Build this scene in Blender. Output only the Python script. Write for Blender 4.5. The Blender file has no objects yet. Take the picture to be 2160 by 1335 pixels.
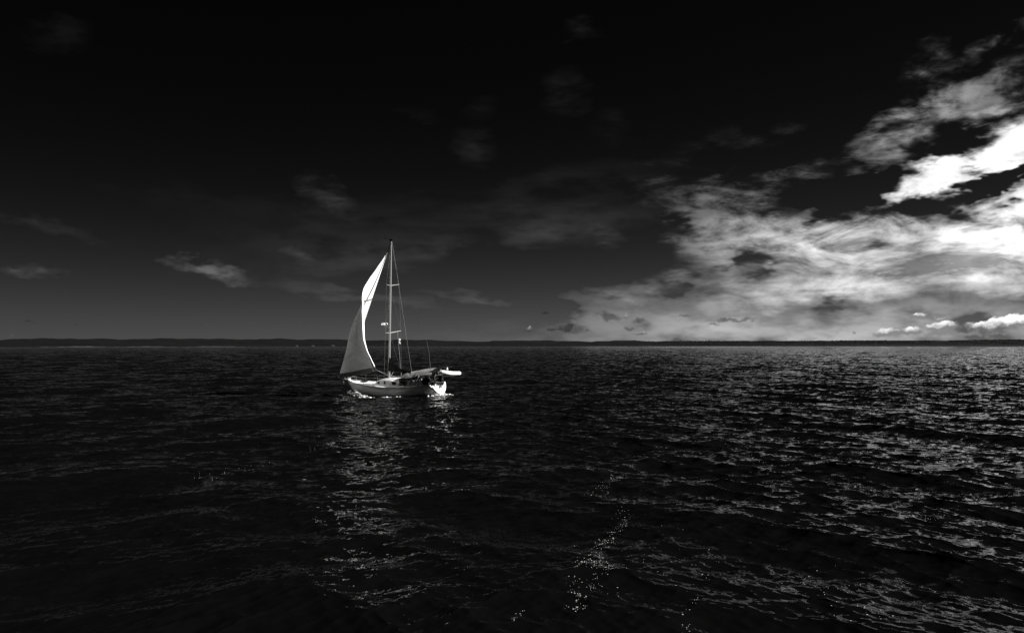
import bpy, bmesh, math, random
import numpy as np
from mathutils import Vector, Matrix
R = math.radians
random.seed(7)
rng = np.random.default_rng(11)
C = bpy.context.scene.collection
S = bpy.context.scene

# ------------------------------------------------------------------ camera
F, HOR, CAM_H = 1433.0, 726.0, 5.3           # focal length and horizon row in pixels of the photograph, eye height in metres
cam = bpy.data.cameras.new('camera')
cam.sensor_width = 36
cam.lens = F / 2160 * 36
cam.shift_y = (HOR - 667.5) / 2160
cam.clip_start, cam.clip_end = 0.1, 60000
cam_o = bpy.data.objects.new('camera', cam)
C.objects.link(cam_o)
cam_o.location = (0, 0, CAM_H)
cam_o.rotation_euler = (R(90), 0, 0)
S.camera = cam_o

# ------------------------------------------------------------------ exposure, sun, sky
SUN_AZ, SUN_EL = 101.0, 30.0
EXPO = 1.0
SKY_STRENGTH = 0.1
S.view_settings.view_transform = 'Standard'
S.view_settings.look = 'None'
S.view_settings.exposure = EXPO
S.view_settings.gamma = 1
S.view_settings.use_curve_mapping = False
S.render.engine = 'CYCLES'
S.cycles.use_denoising = True
S.cycles.caustics_reflective = False
S.cycles.sample_clamp_indirect = 4.0
sun = bpy.data.lights.new('sun', 'SUN')
sun.energy = 5.0
sun.angle = R(0.5)
sun.color = (1.0, 0.985, 0.97)
sun_o = bpy.data.objects.new('sun', sun)
C.objects.link(sun_o)
sd = Vector((math.sin(R(SUN_AZ)) * math.cos(R(SUN_EL)), math.cos(R(SUN_AZ)) * math.cos(R(SUN_EL)), math.sin(R(SUN_EL))))
sun_o.rotation_euler = sd.to_track_quat('Z', 'Y').to_euler()

W = bpy.data.worlds.new('World')
S.world = W
W.use_nodes = True
W.cycles.sampling_method = 'MANUAL'
W.cycles.sample_map_resolution = 512
nt = W.node_tree
nt.nodes.clear()
G = 1.0 / (SKY_STRENGTH * 2 ** EXPO)          # display-linear value -> background colour


class NB:
    """small node builder"""
    def __init__(s, tree): s.t = tree
    def n(s, kind, **kw):
        x = s.t.nodes.new(kind)
        for k, v in kw.items(): setattr(x, k, v)
        return x
    def put(s, sock, v):
        if isinstance(v, (int, float)): sock.default_value = v
        elif isinstance(v, (tuple, list)): sock.default_value = v
        else: s.t.links.new(v, sock)
    def m(s, op, a, b=None, c=None, clamp=False):
        x = s.n('ShaderNodeMath', operation=op, use_clamp=clamp)
        s.put(x.inputs[0], a)
        if b is not None: s.put(x.inputs[1], b)
        if c is not None: s.put(x.inputs[2], c)
        return x.outputs[0]
    def vm(s, op, a, b=None, scale=None):
        x = s.n('ShaderNodeVectorMath', operation=op)
        s.put(x.inputs[0], a)
        if b is not None: s.put(x.inputs[1], b)
        if scale is not None: s.put(x.inputs['Scale'], scale)
        return x.outputs[0]
    def ss(s, x, lo, hi, a=0.0, b=1.0):
        q = s.n('ShaderNodeMapRange', interpolation_type='SMOOTHSTEP')
        for i, v in enumerate((x, lo, hi, a, b)): s.put(q.inputs[i], v)
        return q.outputs[0]
    def lin(s, x, lo, hi, a=0.0, b=1.0):
        q = s.n('ShaderNodeMapRange')
        for i, v in enumerate((x, lo, hi, a, b)): s.put(q.inputs[i], v)
        return q.outputs[0]
    def mapping(s, v, loc=(0, 0, 0), rot=(0, 0, 0), scale=(1, 1, 1), kind='POINT'):
        q = s.n('ShaderNodeMapping', vector_type=kind)
        s.put(q.inputs[0], v)
        q.inputs['Location'].default_value = loc
        q.inputs['Rotation'].default_value = rot
        q.inputs['Scale'].default_value = scale
        return q.outputs[0]
    def noise(s, v, scale, detail=4, rough=0.5, lac=2.0, dist=0.0):
        q = s.n('ShaderNodeTexNoise')
        s.put(q.inputs['Vector'], v)
        for k, x in (('Scale', scale), ('Detail', detail), ('Roughness', rough), ('Lacunarity', lac), ('Distortion', dist)):
            q.inputs[k].default_value = x
        return q
    def mixf(s, f, a, b):
        q = s.n('ShaderNodeMix', data_type='FLOAT')
        s.put(q.inputs[0], f); s.put(q.inputs[2], a); s.put(q.inputs[3], b)
        return q.outputs[0]


B = NB(nt)
tc = B.n('ShaderNodeTexCoord').outputs['Generated']
sep = B.n('ShaderNodeSeparateXYZ')
nt.links.new(tc, sep.inputs[0])
dx, dy, dz = sep.outputs
az = B.m('MULTIPLY', B.m('ARCTAN2', dx, dy), 180 / math.pi)
el = B.m('MULTIPLY', B.m('ARCSINE', dz), 180 / math.pi)
cmb = B.n('ShaderNodeCombineXYZ')
nt.links.new(az, cmb.inputs[0]); nt.links.new(el, cmb.inputs[1])
UV = cmb.outputs[0]                           # azimuth and elevation in degrees


def direction(x, y):
    """azimuth, elevation and degrees per pixel for a place in the sky"""
    a = math.atan((x - 1080) / F)
    e = math.atan((HOR - y) / F * math.cos(a))
    k = 180 / math.pi / F
    return math.degrees(a), math.degrees(e), k * math.cos(a) ** 2, k * math.cos(a)


def blob(uv, x, y, rx, ry, ang=0.0, amp=1.0):
    a, e, kx, ky = direction(x, y)
    k = (kx + ky) / 2
    v = B.mapping(uv, (a, e, 0), (0, 0, R(ang)), (rx * k, ry * k, 1), 'TEXTURE')
    g = B.n('ShaderNodeTexGradient', gradient_type='SPHERICAL')
    nt.links.new(v, g.inputs[0])
    return g.outputs['Fac'], amp


def blobs(uv, lst):
    acc = None
    for b in lst:
        f, amp = blob(uv, *b)
        acc = B.m('MULTIPLY', f, amp) if acc is None else B.m('MULTIPLY_ADD', f, amp, acc)
    return acc


# clear sky: the red channel of the physical sky, printed hard (a red-filtered black and white picture)
sky = B.n('ShaderNodeTexSky', sky_type='NISHITA')
sky.sun_disc = False
sky.sun_elevation = R(SUN_EL)
sky.sun_rotation = R(SUN_AZ)
sky.air_density, sky.dust_density, sky.ozone_density = 1.0, 1.6, 1.0
srgb = B.n('ShaderNodeSeparateColor')
nt.links.new(sky.outputs[0], srgb.inputs[0])
red = B.m('POWER', B.m('MAXIMUM', srgb.outputs[0], 0.01), 0.25)
ela = B.m('ABSOLUTE', el)
def fall(k, amp): return B.m('MULTIPLY', B.m('EXPONENT', B.m('DIVIDE', ela, -k)), amp)
curve = B.m('ADD', B.m('ADD', fall(3.4, .062), fall(9.0, .010)), .0009)
sunward = B.ss(B.m('ABSOLUTE', B.m('SUBTRACT', az, SUN_AZ)), 145.0, 60.0, 0.95, 1.6)
clear = B.m('MULTIPLY', B.m('MULTIPLY', curve, sunward), B.m('MULTIPLY', red, 0.85))

# noises on the direction sphere; streaks climb to the right
st = B.mapping(tc, rot=(0, R(24), 0), scale=(0.42, 0.8, 1.25))
flat = B.mapping(tc, scale=(0.35, 0.6, 1.9))
w1 = B.noise(st, 9.0, 3, 0.55).outputs['Color']
w2 = B.noise(st, 34.0, 3, 0.6).outputs['Color']
half = (0.5, 0.5, 0.5)
warp = B.vm('ADD', B.vm('SCALE', B.vm('SUBTRACT', w1, half), scale=4.2), B.vm('SCALE', B.vm('SUBTRACT', w2, half), scale=2.4))
UVW = B.vm('ADD', UV, warp)
UVs = B.vm('ADD', UV, B.vm('SCALE', B.vm('SUBTRACT', w2, half), scale=1.6))
n_st = B.noise(st, 20.0, 9, 0.62, dist=0.5).outputs['Fac']
n_fl = B.noise(flat, 15.0, 7, 0.58, dist=0.3).outputs['Fac']
high = B.ss(el, 4.0, 10.0)
n_mix = B.mixf(high, n_fl, n_st)
n_fine = B.noise(B.mapping(tc, rot=(0, R(30), 0), scale=(0.3, 0.8, 1.4)), 75.0, 6, 0.65, dist=0.9).outputs['Fac']
n_c = B.m('SUBTRACT', B.m('MULTIPLY_ADD', B.m('SUBTRACT', n_fine, 0.5), B.mixf(high, 0.2, 0.5), n_mix), 0.5)

# relief: the same noise a little further towards the sun, so that the sunward sides of the puffs are lighter
st_off = B.mapping(B.vm('ADD', tc, (0.012, -0.004, 0.008)), rot=(0, R(24), 0), scale=(0.42, 0.8, 1.25))
n_off = B.noise(st_off, 20.0, 6, 0.62, dist=0.5).outputs['Fac']
relief = B.m('SUBTRACT', n_st, n_off)

UVf = B.vm('ADD', UV, B.vm('SCALE', B.vm('SUBTRACT', w2, half), scale=3.2))
# the great cloud bank on the right (goes on beyond the frame)
cover = blobs(UVW, [
    (2100, 318, 290, 92, 21, 1.75), (1950, 372, 120, 52, 18, 1.0),                               # bright upper band
    (1940, 258, 190, 62, 24, .85), (2030, 215, 120, 55, 18, .5), (1845, 302, 100, 44, 18, .6), (1900, 320, 120, 60, 20, .4), (2090, 225, 130, 50, 24, .45),  # grey band above
    (1960, 135, 90, 66, 48, .62), (2105, 92, 150, 34, 26, .62), (2120, 165, 170, 60, 26, .45),  # wisps at the top
    (2190, 490, 460, 130, 14, 2.0), (1850, 520, 400, 120, 4, 1.8), (1590, 490, 200, 100, -4, 1.15),
    (1420, 415, 150, 70, -14, .66), (1570, 420, 170, 60, 0, .62), (1500, 510, 140, 80, -10, 1.0), (1760, 470, 200, 56, 6, .8),
    (1900, 590, 700, 100, 2, 1.3), (1620, 610, 420, 80, 2, 1.1), (1540, 575, 160, 46, 0, .7), (1800, 630, 700, 90, 0, .7),
    (1420, 345, 300, 60, 20, .26), (1640, 300, 120, 40, 16, .2), (1700, 372, 100, 30, 12, .42), (1400, 640, 330, 50, 3, .3),
    (2600, 420, 620, 330, 12, 1.5), (3300, 480, 900, 420, 8, 1.3), (2700, 150, 420, 120, 20, .8),
    (2020, 275, 120, 40, 24, .5),
])
cover = B.m('ADD', cover, blobs(UVs, [(1600, 560, 130, 60, 0, .75)]))
cover = B.m('ADD', cover, blobs(UVf, [(1655, 532, 180, 14, 14, -.45), (1790, 408, 240, 46, 8, -1.6), (2030, 405, 240, 24, 12, -1.3)]))
gate = B.ss(cover, 0.0, 0.5)
soft = B.mixf(high, 1.5, 1.3)
dens = B.ss(B.m('MULTIPLY_ADD', B.m('MULTIPLY', n_c, gate), 2.3, cover), 0.08, soft)
light = blobs(UVW, [
    (2110, 320, 280, 100, 22, 1.25), (1960, 368, 120, 60, 18, .8), (2220, 440, 250, 120, 20, 1.15), (2040, 510, 110, 70, 0, .35),
    (1760, 500, 190, 60, 0, .48), (1930, 255, 150, 60, 20, .22), (1760, 605, 330, 50, 6, .42), (1560, 515, 130, 60, -8, .26), (1900, 530, 420, 110, 3, .44),
    (2130, 575, 160, 40, 4, .4), (2600, 420, 600, 300, 12, .05), (2130, 320, 200, 60, 22, .4),
])
n_sh = B.m('ADD', B.m('MULTIPLY_ADD', B.m('SUBTRACT', n_fine, 0.5), 0.12, B.m('SUBTRACT', n_mix, 0.5)), B.m('MULTIPLY', relief, 0.9))
shade = B.lin(n_sh, -0.16, 0.16, 0.38, 1.5)
shade = B.mixf(B.ss(light, 0.75, 1.7), shade, 1.15)
c_lum = B.m('MULTIPLY', B.m('MULTIPLY_ADD', light, 1.0, 0.13), shade)
cl_right = B.ss(az, 8.0, 19.0, 0.3, 1.0)        # the bank is thinner and further from the sun to the left
c_lum = B.m('MINIMUM', B.m('MULTIPLY', c_lum, cl_right), 1.08)
lum = B.mixf(B.m('MULTIPLY', dens, 0.97), clear, c_lum)

# thin pale haze above the horizon under the bank
hz = blobs(UVW, [(1750, 680, 700, 140, 0, .38), (1500, 705, 500, 50, 0, .08), (2200, 640, 500, 130, 0, .10), (1250, 715, 420, 60, 0, .03), (3000, 650, 900, 160, 0, .2)])
hz = B.m('MULTIPLY', hz, B.lin(n_fl, 0.3, 0.7, 0.7, 1.3))
lum = B.m('ADD', lum, B.m('MULTIPLY', hz, B.m('SUBTRACT', 1.0, B.m('MULTIPLY', dens, 0.75))))

# faint small clouds in the dark part
faint = blobs(UVf, [
    (395, 560, 74, 24, -12, .06), (470, 582, 66, 28, -14, .065), (65, 570, 72, 24, -5, .035), (690, 412, 80, 40, -22, .020), (1000, 312, 56, 40, -25, .007),
    (1222, 66, 50, 26, 0, .006), (1190, 195, 60, 60, -50, .004), (1280, 270, 46, 44, -30, .003), (1282, 500, 40, 28, -30, .026), (635, 543, 38, 20, -15, .024),
    (130, 70, 80, 44, 20, .003), (1010, 235, 44, 34, 0, .002), (870, 243, 60, 18, 0, .004), (1425, 585, 32, 20, 0, .08), (90, 480, 130, 26, -8, .008),
    (-500, 560, 260, 60, 5, .06), (-900, 480, 300, 80, 10, .06), (1320, 640, 80, 24, -6, .08), (1390, 610, 100, 18, 0, .06)])
faint = B.m('MULTIPLY', faint, B.m('POWER', B.lin(B.m('MULTIPLY_ADD', B.m('SUBTRACT', n_fine, 0.5), 0.5, n_st), 0.30, 0.62, 0.1, 1.45), 1.6))
cirrus = blobs(UVW, [
    (930, 535, 440, 34, 9, .021), (1200, 490, 260, 46, 6, .017), (700, 620, 280, 18, -5, .042), (980, 621, 120, 12, -3, .055), (700, 560, 400, 60, 4, .008), (1000, 470, 500, 90, 8, .008),
    (640, 480, 420, 70, -6, .006), (1180, 420, 300, 70, 14, .008)])
cirrus = B.m('MULTIPLY', cirrus, B.lin(n_fl, 0.34, 0.66, 0.25, 1.3))
lum = B.m('ADD', lum, B.m('ADD', faint, cirrus))

# the row of low cumulus near the horizon, lit tops and flat grey feet, and the small dark scraps of cloud
wc = B.noise(tc, 70.0, 4, 0.6).outputs['Color']
UVc = B.vm('ADD', UV, B.vm('SCALE', B.vm('SUBTRACT', wc, half), scale=0.95))
n_cu = B.noise(tc, 120.0, 5, 0.6).outputs['Fac']
cum = blobs(UVc, [
    (1872, 700, 34, 13, 0, 1.6), (1922, 697, 28, 13, 0, 1.5), (1880, 704, 66, 7, 0, .9), (1986, 688, 44, 14, 0, 1.9), (1940, 665, 26, 10, 0, 1.5), (1980, 668, 16, 8, 0, 1.4),
    (1985, 703, 80, 9, 0, 1.3), (2060, 702, 70, 8, 0, .8), (2078, 686, 52, 16, 0, 1.7), (2140, 676, 56, 19, 0, 1.9), (2200, 680, 60, 18, 0, 1.8), (2300, 690, 80, 18, 0, 1.6),
    (2420, 684, 90, 22, 0, 1.6), (1118, 694, 11, 7, 0, 1.6), (1322, 668, 16, 8, 0, 1.2), (1800, 701, 9, 5, 0, 1.0), (1768, 702, 7, 4, 0, 1.0), (1310, 646, 30, 10, 0, .8),
    (1615, 678, 26, 11, -4, 1.2), (27, 708, 14, 4, 0, .5), (2150, 705, 90, 8, 0, .6)])
cd = B.ss(B.m('MULTIPLY_ADD', B.m('MULTIPLY', B.m('SUBTRACT', n_cu, 0.5), B.ss(cum, 0.0, 0.3)), 1.5, cum), 0.2, 1.05)
UVup = B.vm('ADD', UVc, (0.05, -0.16, 0))
cum_top = blobs(UVup, [
    (1872, 698, 30, 12, 0, 1), (1922, 695, 26, 12, 0, 1), (1986, 685, 40, 13, 0, 1.1), (1940, 663, 24, 9, 0, 1), (2078, 683, 50, 15, 0, 1.2), (2140, 673, 54, 18, 0, 1.3),
    (2200, 676, 60, 18, 0, 1.3), (2300, 686, 80, 18, 0, 1.2), (2420, 680, 90, 22, 0, 1.2), (1118, 692, 9, 5, 0, .9), (1322, 666, 10, 5, 0, .5)])
cu_l = B.m('MULTIPLY_ADD', B.m('MULTIPLY', cum_top, B.lin(n_cu, 0.3, 0.7, 0.7, 1.3)), 1.0, 0.24)
cu_l = B.m('MULTIPLY', cu_l, B.ss(az, -5.0, 28.0, 0.55, 1.0))
lum = B.mixf(B.m('MULTIPLY', cd, 0.95), lum, cu_l)
dark = blobs(UVc, [
    (1200, 691, 26, 11, 8, 1.3), (1165, 694, 26, 5, 0, 1.1), (1150, 661, 14, 5, 0, 1.0), (1550, 675, 80, 7, 0, 1.2), (1505, 684, 22, 6, 0, 1.0), (1328, 692, 16, 7, 0, 1.2),
    (1350, 704, 30, 5, 0, .9), (1240, 700, 14, 4, 0, .8), (1118, 700, 26, 4, 0, .9), (1285, 668, 50, 14, -4, 1.0), (1350, 676, 30, 8, 0, .9), (1440, 668, 40, 6, -6, .8), (65, 679, 22, 4, -8, .8),
    (160, 682, 14, 3, 0, .6), (640, 683, 14, 4, 0, .6), (425, 682, 14, 3, 0, .6)])
dd = B.ss(B.m('MULTIPLY_ADD', B.m('MULTIPLY', B.m('SUBTRACT', n_cu, 0.5), B.ss(dark, 0.0, 0.3)), 1.3, dark), 0.2, 0.9)
lum = B.m('MULTIPLY', lum, B.m('MULTIPLY_ADD', dd, -0.5, 1.0))

bg = B.n('ShaderNodeBackground')
bg.inputs['Strength'].default_value = SKY_STRENGTH
out = B.n('ShaderNodeOutputWorld')
col = B.n('ShaderNodeCombineColor')
fin = B.m('MULTIPLY', lum, G)
for i in range(3): nt.links.new(fin, col.inputs[i])
nt.links.new(col.outputs[0], bg.inputs[0])
nt.links.new(bg.outputs[0], out.inputs[0])


# ------------------------------------------------------------------ materials
def mat(name, v, rough=0.5, var=0.12, nscale=3.0, metal=0.0, spec=0.5, bump=0.0, bscale=20.0, rvar=0.0):
    m = bpy.data.materials.new(name)
    m.use_nodes = True
    t = m.node_tree
    b = NB(t)
    p = t.nodes['Principled BSDF']
    co = b.n('ShaderNodeTexCoord').outputs['Object']
    f = b.noise(co, nscale, 5, 0.6).outputs['Fac']
    val = b.lin(f, 0.3, 0.7, v * (1 - var), min(0.9, v * (1 + var)))
    c = b.n('ShaderNodeCombineColor')
    for i in range(3): t.links.new(val, c.inputs[i])
    t.links.new(c.outputs[0], p.inputs['Base Color'])
    p.inputs['Roughness'].default_value = rough
    p.inputs['Metallic'].default_value = metal
    p.inputs['Specular IOR Level'].default_value = spec
    if bump:
        bn = b.n('ShaderNodeBump')
        bn.inputs['Strength'].default_value = bump
        bn.inputs['Distance'].default_value = 0.02
        t.links.new(b.noise(co, bscale, 4, 0.6).outputs['Fac'], bn.inputs['Height'])
        t.links.new(bn.outputs[0], p.inputs['Normal'])
    return m


def cloth(name, v, trans, var=0.06, bscale=2.0, bump=0.3, seams=False):
    m = bpy.data.materials.new(name)
    m.use_nodes = True
    t = m.node_tree
    t.nodes.clear()
    b = NB(t)
    co = b.n('ShaderNodeTexCoord').outputs['Object']
    f = b.noise(co, 2.5, 5, 0.6).outputs['Fac']
    val = b.lin(f, 0.3, 0.7, v * (1 - var), v * (1 + var))
    c = b.n('ShaderNodeCombineColor')
    for i in range(3): t.links.new(val, c.inputs[i])
    bn = b.n('ShaderNodeBump')
    bn.inputs['Strength'].default_value = bump
    bn.inputs['Distance'].default_value = 0.12
    w = b.mapping(co, rot=(0, R(40), 0), scale=(0.5, 1, 2.0))
    t.links.new(b.noise(w, bscale, 3, 0.5).outputs['Fac'], bn.inputs['Height'])
    d = b.n('ShaderNodeBsdfDiffuse'); tr = b.n('ShaderNodeBsdfTranslucent')
    for q in (d, tr):
        t.links.new(c.outputs[0], q.inputs['Color']); t.links.new(bn.outputs[0], q.inputs['Normal'])
    mx = b.n('ShaderNodeMixShader')
    mx.inputs[0].default_value = trans
    t.links.new(d.outputs[0], mx.inputs[1]); t.links.new(tr.outputs[0], mx.inputs[2])
    o = b.n('ShaderNodeOutputMaterial')
    t.links.new(mx.outputs[0], o.inputs[0])
    return m


M = dict(
    gelcoat=mat('white_gelcoat', .78, .28, .04, 1.2),
    deck=mat('white_deck_paint', .78, .6, .08, 4),
    teak=mat('dark_wood', .05, .6, .3, 8),
    alu=mat('mast_aluminium', .2, .4, .08, 5, metal=.0),
    steel=mat('stainless_steel', .55, .25, .06, 5, metal=.9),
    wire=mat('rigging_wire', .1, .4, .1, 5),
    rope=mat('rope', .35, .8, .2, 30),
    canvas=mat('grey_canvas', .22, .9, .25, 3, bump=.4, bscale=8),
    dark=mat('dark_canvas', .008, .95, .3, 4, spec=.05, bump=.5, bscale=8),
    glass=mat('dark_window', .01, .1, .2, 3),
    rubber=mat('pale_rubber', .8, .5, .05, 3),
    panel=mat('solar_glass', .015, .15, .2, 6),
    sail=cloth('sail_cloth', .89, .06),
    strip=cloth('sail_edge_cloth', .62, .07),
    patch=cloth('sail_patch_cloth', .4, .12),
    foam=mat('sea_foam', .8, .9, .15, 6, bump=.6, bscale=9),
    fleck=mat('foam_glint', .38, .9, .4, 9),  # pale colour of the flecks that stand for sun glints and foam streaks
    forest=mat('forest_canopy', .010, .95, .5, .01, spec=.05),
    land=mat('wooded_land', .008, .95, .4, .004, spec=.02),
    sand=mat('pale_beach', .06, .9, .4, .01, spec=.1),
    house=mat('pale_house_wall', .1, .8, .1, .2),
    roof=mat('dark_roof', .05, .8, .2, .5),
)


# ------------------------------------------------------------------ mesh helpers
def link(name, verts, faces, m, parent=None, smooth=True, auto=None):
    me = bpy.data.meshes.new(name)
    me.from_pydata([tuple(map(float, v)) for v in verts], [], [tuple(map(int, f)) for f in faces])
    me.materials.append(m)
    if smooth:
        me.polygons.foreach_set('use_smooth', [True] * len(me.polygons))
        if auto: me.set_sharp_from_angle(angle=R(auto))
    o = bpy.data.objects.new(name, me)
    C.objects.link(o)
    o.parent = parent
    return o


def tag(o, label=None, cat=None, group=None, kind=None):
    for k, v in (('label', label), ('category', cat), ('group', group), ('kind', kind)):
        if v: o[k] = v
    return o


class MB:
    def __init__(s): s.v, s.f = [], []
    def add(s, v, f):
        n = len(s.v)
        s.v += [tuple(p) for p in v]
        s.f += [tuple(i + n for i in q) for q in f]
    def tube(s, pts, r, n=8, close=False, caps=True):
        pts = [Vector(p) for p in pts]
        rs = r if isinstance(r, (list, tuple)) else [r] * len(pts)
        V, Fc = [], []
        m = len(pts)
        up = None
        for i, p in enumerate(pts):
            if close: d = pts[(i + 1) % m] - pts[i - 1]
            else: d = pts[min(i + 1, m - 1)] - pts[max(i - 1, 0)]
            d.normalize()
            if up is None: up = Vector((0, 0, 1)) if abs(d.z) < .9 else Vector((1, 0, 0))
            a = d.cross(up).normalized(); b = a.cross(d).normalized(); up = b
            for k in range(n):
                t = 2 * math.pi * k / n
                V.append(p + (a * math.cos(t) + b * math.sin(t)) * rs[i])
        for i in range(m if close else m - 1):
            j = (i + 1) % m
            for k in range(n):
                l = (k + 1) % n
                Fc.append((i * n + k, i * n + l, j * n + l, j * n + k))
        if caps and not close:
            Fc.append(tuple(range(n - 1, -1, -1))); Fc.append(tuple((m - 1) * n + k for k in range(n)))
        s.add(V, Fc)
        return s
    def box(s, c, d, mtx=None):
        V = [Vector(((i & 1) - .5, ((i >> 1) & 1) - .5, (i >> 2) - .5)) for i in range(8)]
        V = [Vector((v.x * d[0], v.y * d[1], v.z * d[2])) for v in V]
        if mtx: V = [mtx @ v for v in V]
        s.add([v + Vector(c) for v in V], [(0, 2, 3, 1), (4, 5, 7, 6), (0, 1, 5, 4), (2, 6, 7, 3), (0, 4, 6, 2), (1, 3, 7, 5)])
        return s
    def grid(s, P):
        nv, nu = len(P), len(P[0])
        s.add([p for r in P for p in r], [(i * nu + j, i * nu + j + 1, (i + 1) * nu + j + 1, (i + 1) * nu + j) for i in range(nv - 1) for j in range(nu - 1)])
        return s
    def lathe(s, prof, c=(0, 0, 0), n=20, axis='z'):
        V, Fc = [], []
        for r, h in prof:
            for k in range(n):
                t = 2 * math.pi * k / n
                p = (r * math.cos(t), r * math.sin(t), h)
                if axis == 'x': p = (h, p[0], p[1])
                if axis == 'y': p = (p[0], h, p[1])
                V.append(Vector(p) + Vector(c))
        for i in range(len(prof) - 1):
            for k in range(n):
                l = (k + 1) % n
                Fc.append((i * n + k, i * n + l, (i + 1) * n + l, (i + 1) * n + k))
        s.add(V, Fc)
        return s
    def build(s, name, m, parent=None, smooth=True, auto=40):
        return link(name, s.v, s.f, m, parent, smooth, auto)


def pt(x, y, Y):
    """a point of the world at depth Y seen at pixel x, y of the photograph"""
    return Vector(((x - 1080) / F * Y, Y, CAM_H + (HOR - y) / F * Y))


# ------------------------------------------------------------------ water
NR, NA = 1750, 640
A_LIM = 50.0
RAT = math.exp(math.log(1900 / 8.0) / NR)
rr = np.concatenate([[1.0, 4.0], 8.0 * RAT ** np.arange(NR), np.geomspace(2200, 50000, 14)]).astype(np.float64)
aa = np.radians(np.concatenate([np.linspace(-A_LIM, A_LIM, NA), np.linspace(A_LIM, 360 - A_LIM, 90)[1:-1]]))
RG, AG = np.meshgrid(rr, aa, indexing='ij')
X0 = (RG * np.sin(AG)).astype(np.float32).ravel()
Y0 = (RG * np.cos(AG)).astype(np.float32).ravel()
sp = np.maximum(np.gradient(rr)[:, None], rr[:, None] * np.gradient(aa)[None, :].clip(0, .05)).astype(np.float32).ravel()

wrng = np.random.default_rng(5)
NW = 190
lam = np.geomspace(0.16, 13.0, NW) * wrng.uniform(.93, 1.07, NW)
k = 2 * np.pi / lam
octv = np.log2(lam / .16)
slope = np.where(lam > 6, .017, np.where(lam > 2.2, .023, np.where(lam > .9, .022, .028)))
slope = slope * wrng.uniform(.5, 1.4, NW)
slope[lam > 10] *= .8
amp = slope / k
fam = wrng.integers(0, 3, NW)                 # three families: from the left rear, straight, from the right rear
base = np.where(fam == 0, R(90 + 40), np.where(fam == 1, R(90 - 2), R(90 - 42)))
th = base + wrng.normal(0, 1, NW) * np.where(lam > 3, R(11), R(17))
ph = wrng.uniform(0, 2 * np.pi, NW)
kx, ky = k * np.cos(th), k * np.sin(th)
left = 1 / (1 + np.exp((X0 - 0.05 * Y0) / (4 + .25 * Y0.clip(0, 200))))      # slow change of which family is strongest
env = [.35 + .95 * left, np.full_like(left, .55), .35 + .95 * (1 - left)]
# gusts: patches of rougher and smoother water
gust = 1 + .22 * np.sin(X0 * .21 + 1.3 + .8 * np.sin(Y0 * .13)) * np.sin(Y0 * .17 + .5 + 1.1 * np.sin(X0 * .09))
wind = (1.75 - 1.3 / (1 + np.exp((X0 + .14 * Y0) / (4 + .2 * Y0.clip(0, 200))))).astype(np.float32)       # a fresher breeze on the right, calmer towards the left
dX = np.zeros_like(X0); dY = np.zeros_like(X0); dZ = np.zeros_like(X0); lost = np.zeros_like(X0)
for i in range(NW):
    wgt = np.clip((lam[i] / sp - 1.7) / 1.8, 0, 1).astype(np.float32)
    e = env[fam[i]] * (gust * wind if lam[i] < 3 else 1.0)
    lost += (slope[i] ** 2 * .5) * (1 - wgt ** 2) * (wind ** 2)
    ok = np.nonzero(wgt > 0)[0]
    if len(ok) == 0: continue
    a = (kx[i] * X0[ok].astype(np.float64) + ky[i] * Y0[ok] + ph[i]) % (2 * np.pi)
    a = a.astype(np.float32)
    A = (amp[i] * wgt[ok] * e[ok]).astype(np.float32)
    dZ[ok] += A * np.cos(a)
    sn = A * np.sin(a) * np.float32(1.6)
    dX[ok] -= sn * np.float32(math.cos(th[i])); dY[ok] -= sn * np.float32(math.sin(th[i]))
lost = np.sqrt(lost)
nA = len(aa)
far = np.ones_like(X0)
PX, PY, PZ = X0 + dX, Y0 + dY, dZ
PZ -= (np.hypot(X0, Y0) ** 2 / (2 * 6371000.0)) * 0
nr = len(rr)
I = (np.arange(nr - 1)[:, None] * nA + np.arange(nA)[None, :])
J = (np.arange(nr - 1)[:, None] * nA + (np.arange(nA)[None, :] + 1) % nA)
quads = np.stack([I, I + nA, J + nA, J], -1).reshape(-1, 4)
hub = len(X0)
tri = np.stack([np.full(nA, hub), np.arange(nA), (np.arange(nA) + 1) % nA], -1)
me = bpy.data.meshes.new('water')
me.vertices.add(len(X0) + 1)
co = np.empty((len(X0) + 1, 3), np.float32)
co[:-1, 0], co[:-1, 1], co[:-1, 2] = PX, PY, PZ
co[-1] = (0, 0, 0)
me.vertices.foreach_set('co', co.ravel())
me.loops.add(quads.size + tri.size)
me.loops.foreach_set('vertex_index', np.concatenate([quads.ravel(), tri.ravel()]).astype(np.int32))
me.polygons.add(len(quads) + len(tri))
me.polygons.foreach_set('loop_start', np.concatenate([np.arange(len(quads)) * 4, quads.size + np.arange(len(tri)) * 3]).astype(np.int32))
me.polygons.foreach_set('use_smooth', np.ones(len(quads) + len(tri), bool))
me.update(calc_edges=True)
at = me.attributes.new('fine_slope', 'FLOAT', 'POINT')
at.data.foreach_set('value', np.concatenate([lost, [0]]).astype(np.float32))
water = bpy.data.objects.new('water', me)
C.objects.link(water)
tag(water, kind='structure')

wm = bpy.data.materials.new('sea_water')
wm.use_nodes = True
t = wm.node_tree
b = NB(t)
p = t.nodes['Principled BSDF']
p.inputs['Base Color'].default_value = (.0022, .0022, .0022, 1)
p.inputs['Roughness'].default_value = .02
p.inputs['IOR'].default_value = 1.2
geo = b.n('ShaderNodeNewGeometry')
pos = geo.outputs['Position']
fs = b.n('ShaderNodeAttribute', attribute_name='fine_slope').outputs['Fac']
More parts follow.
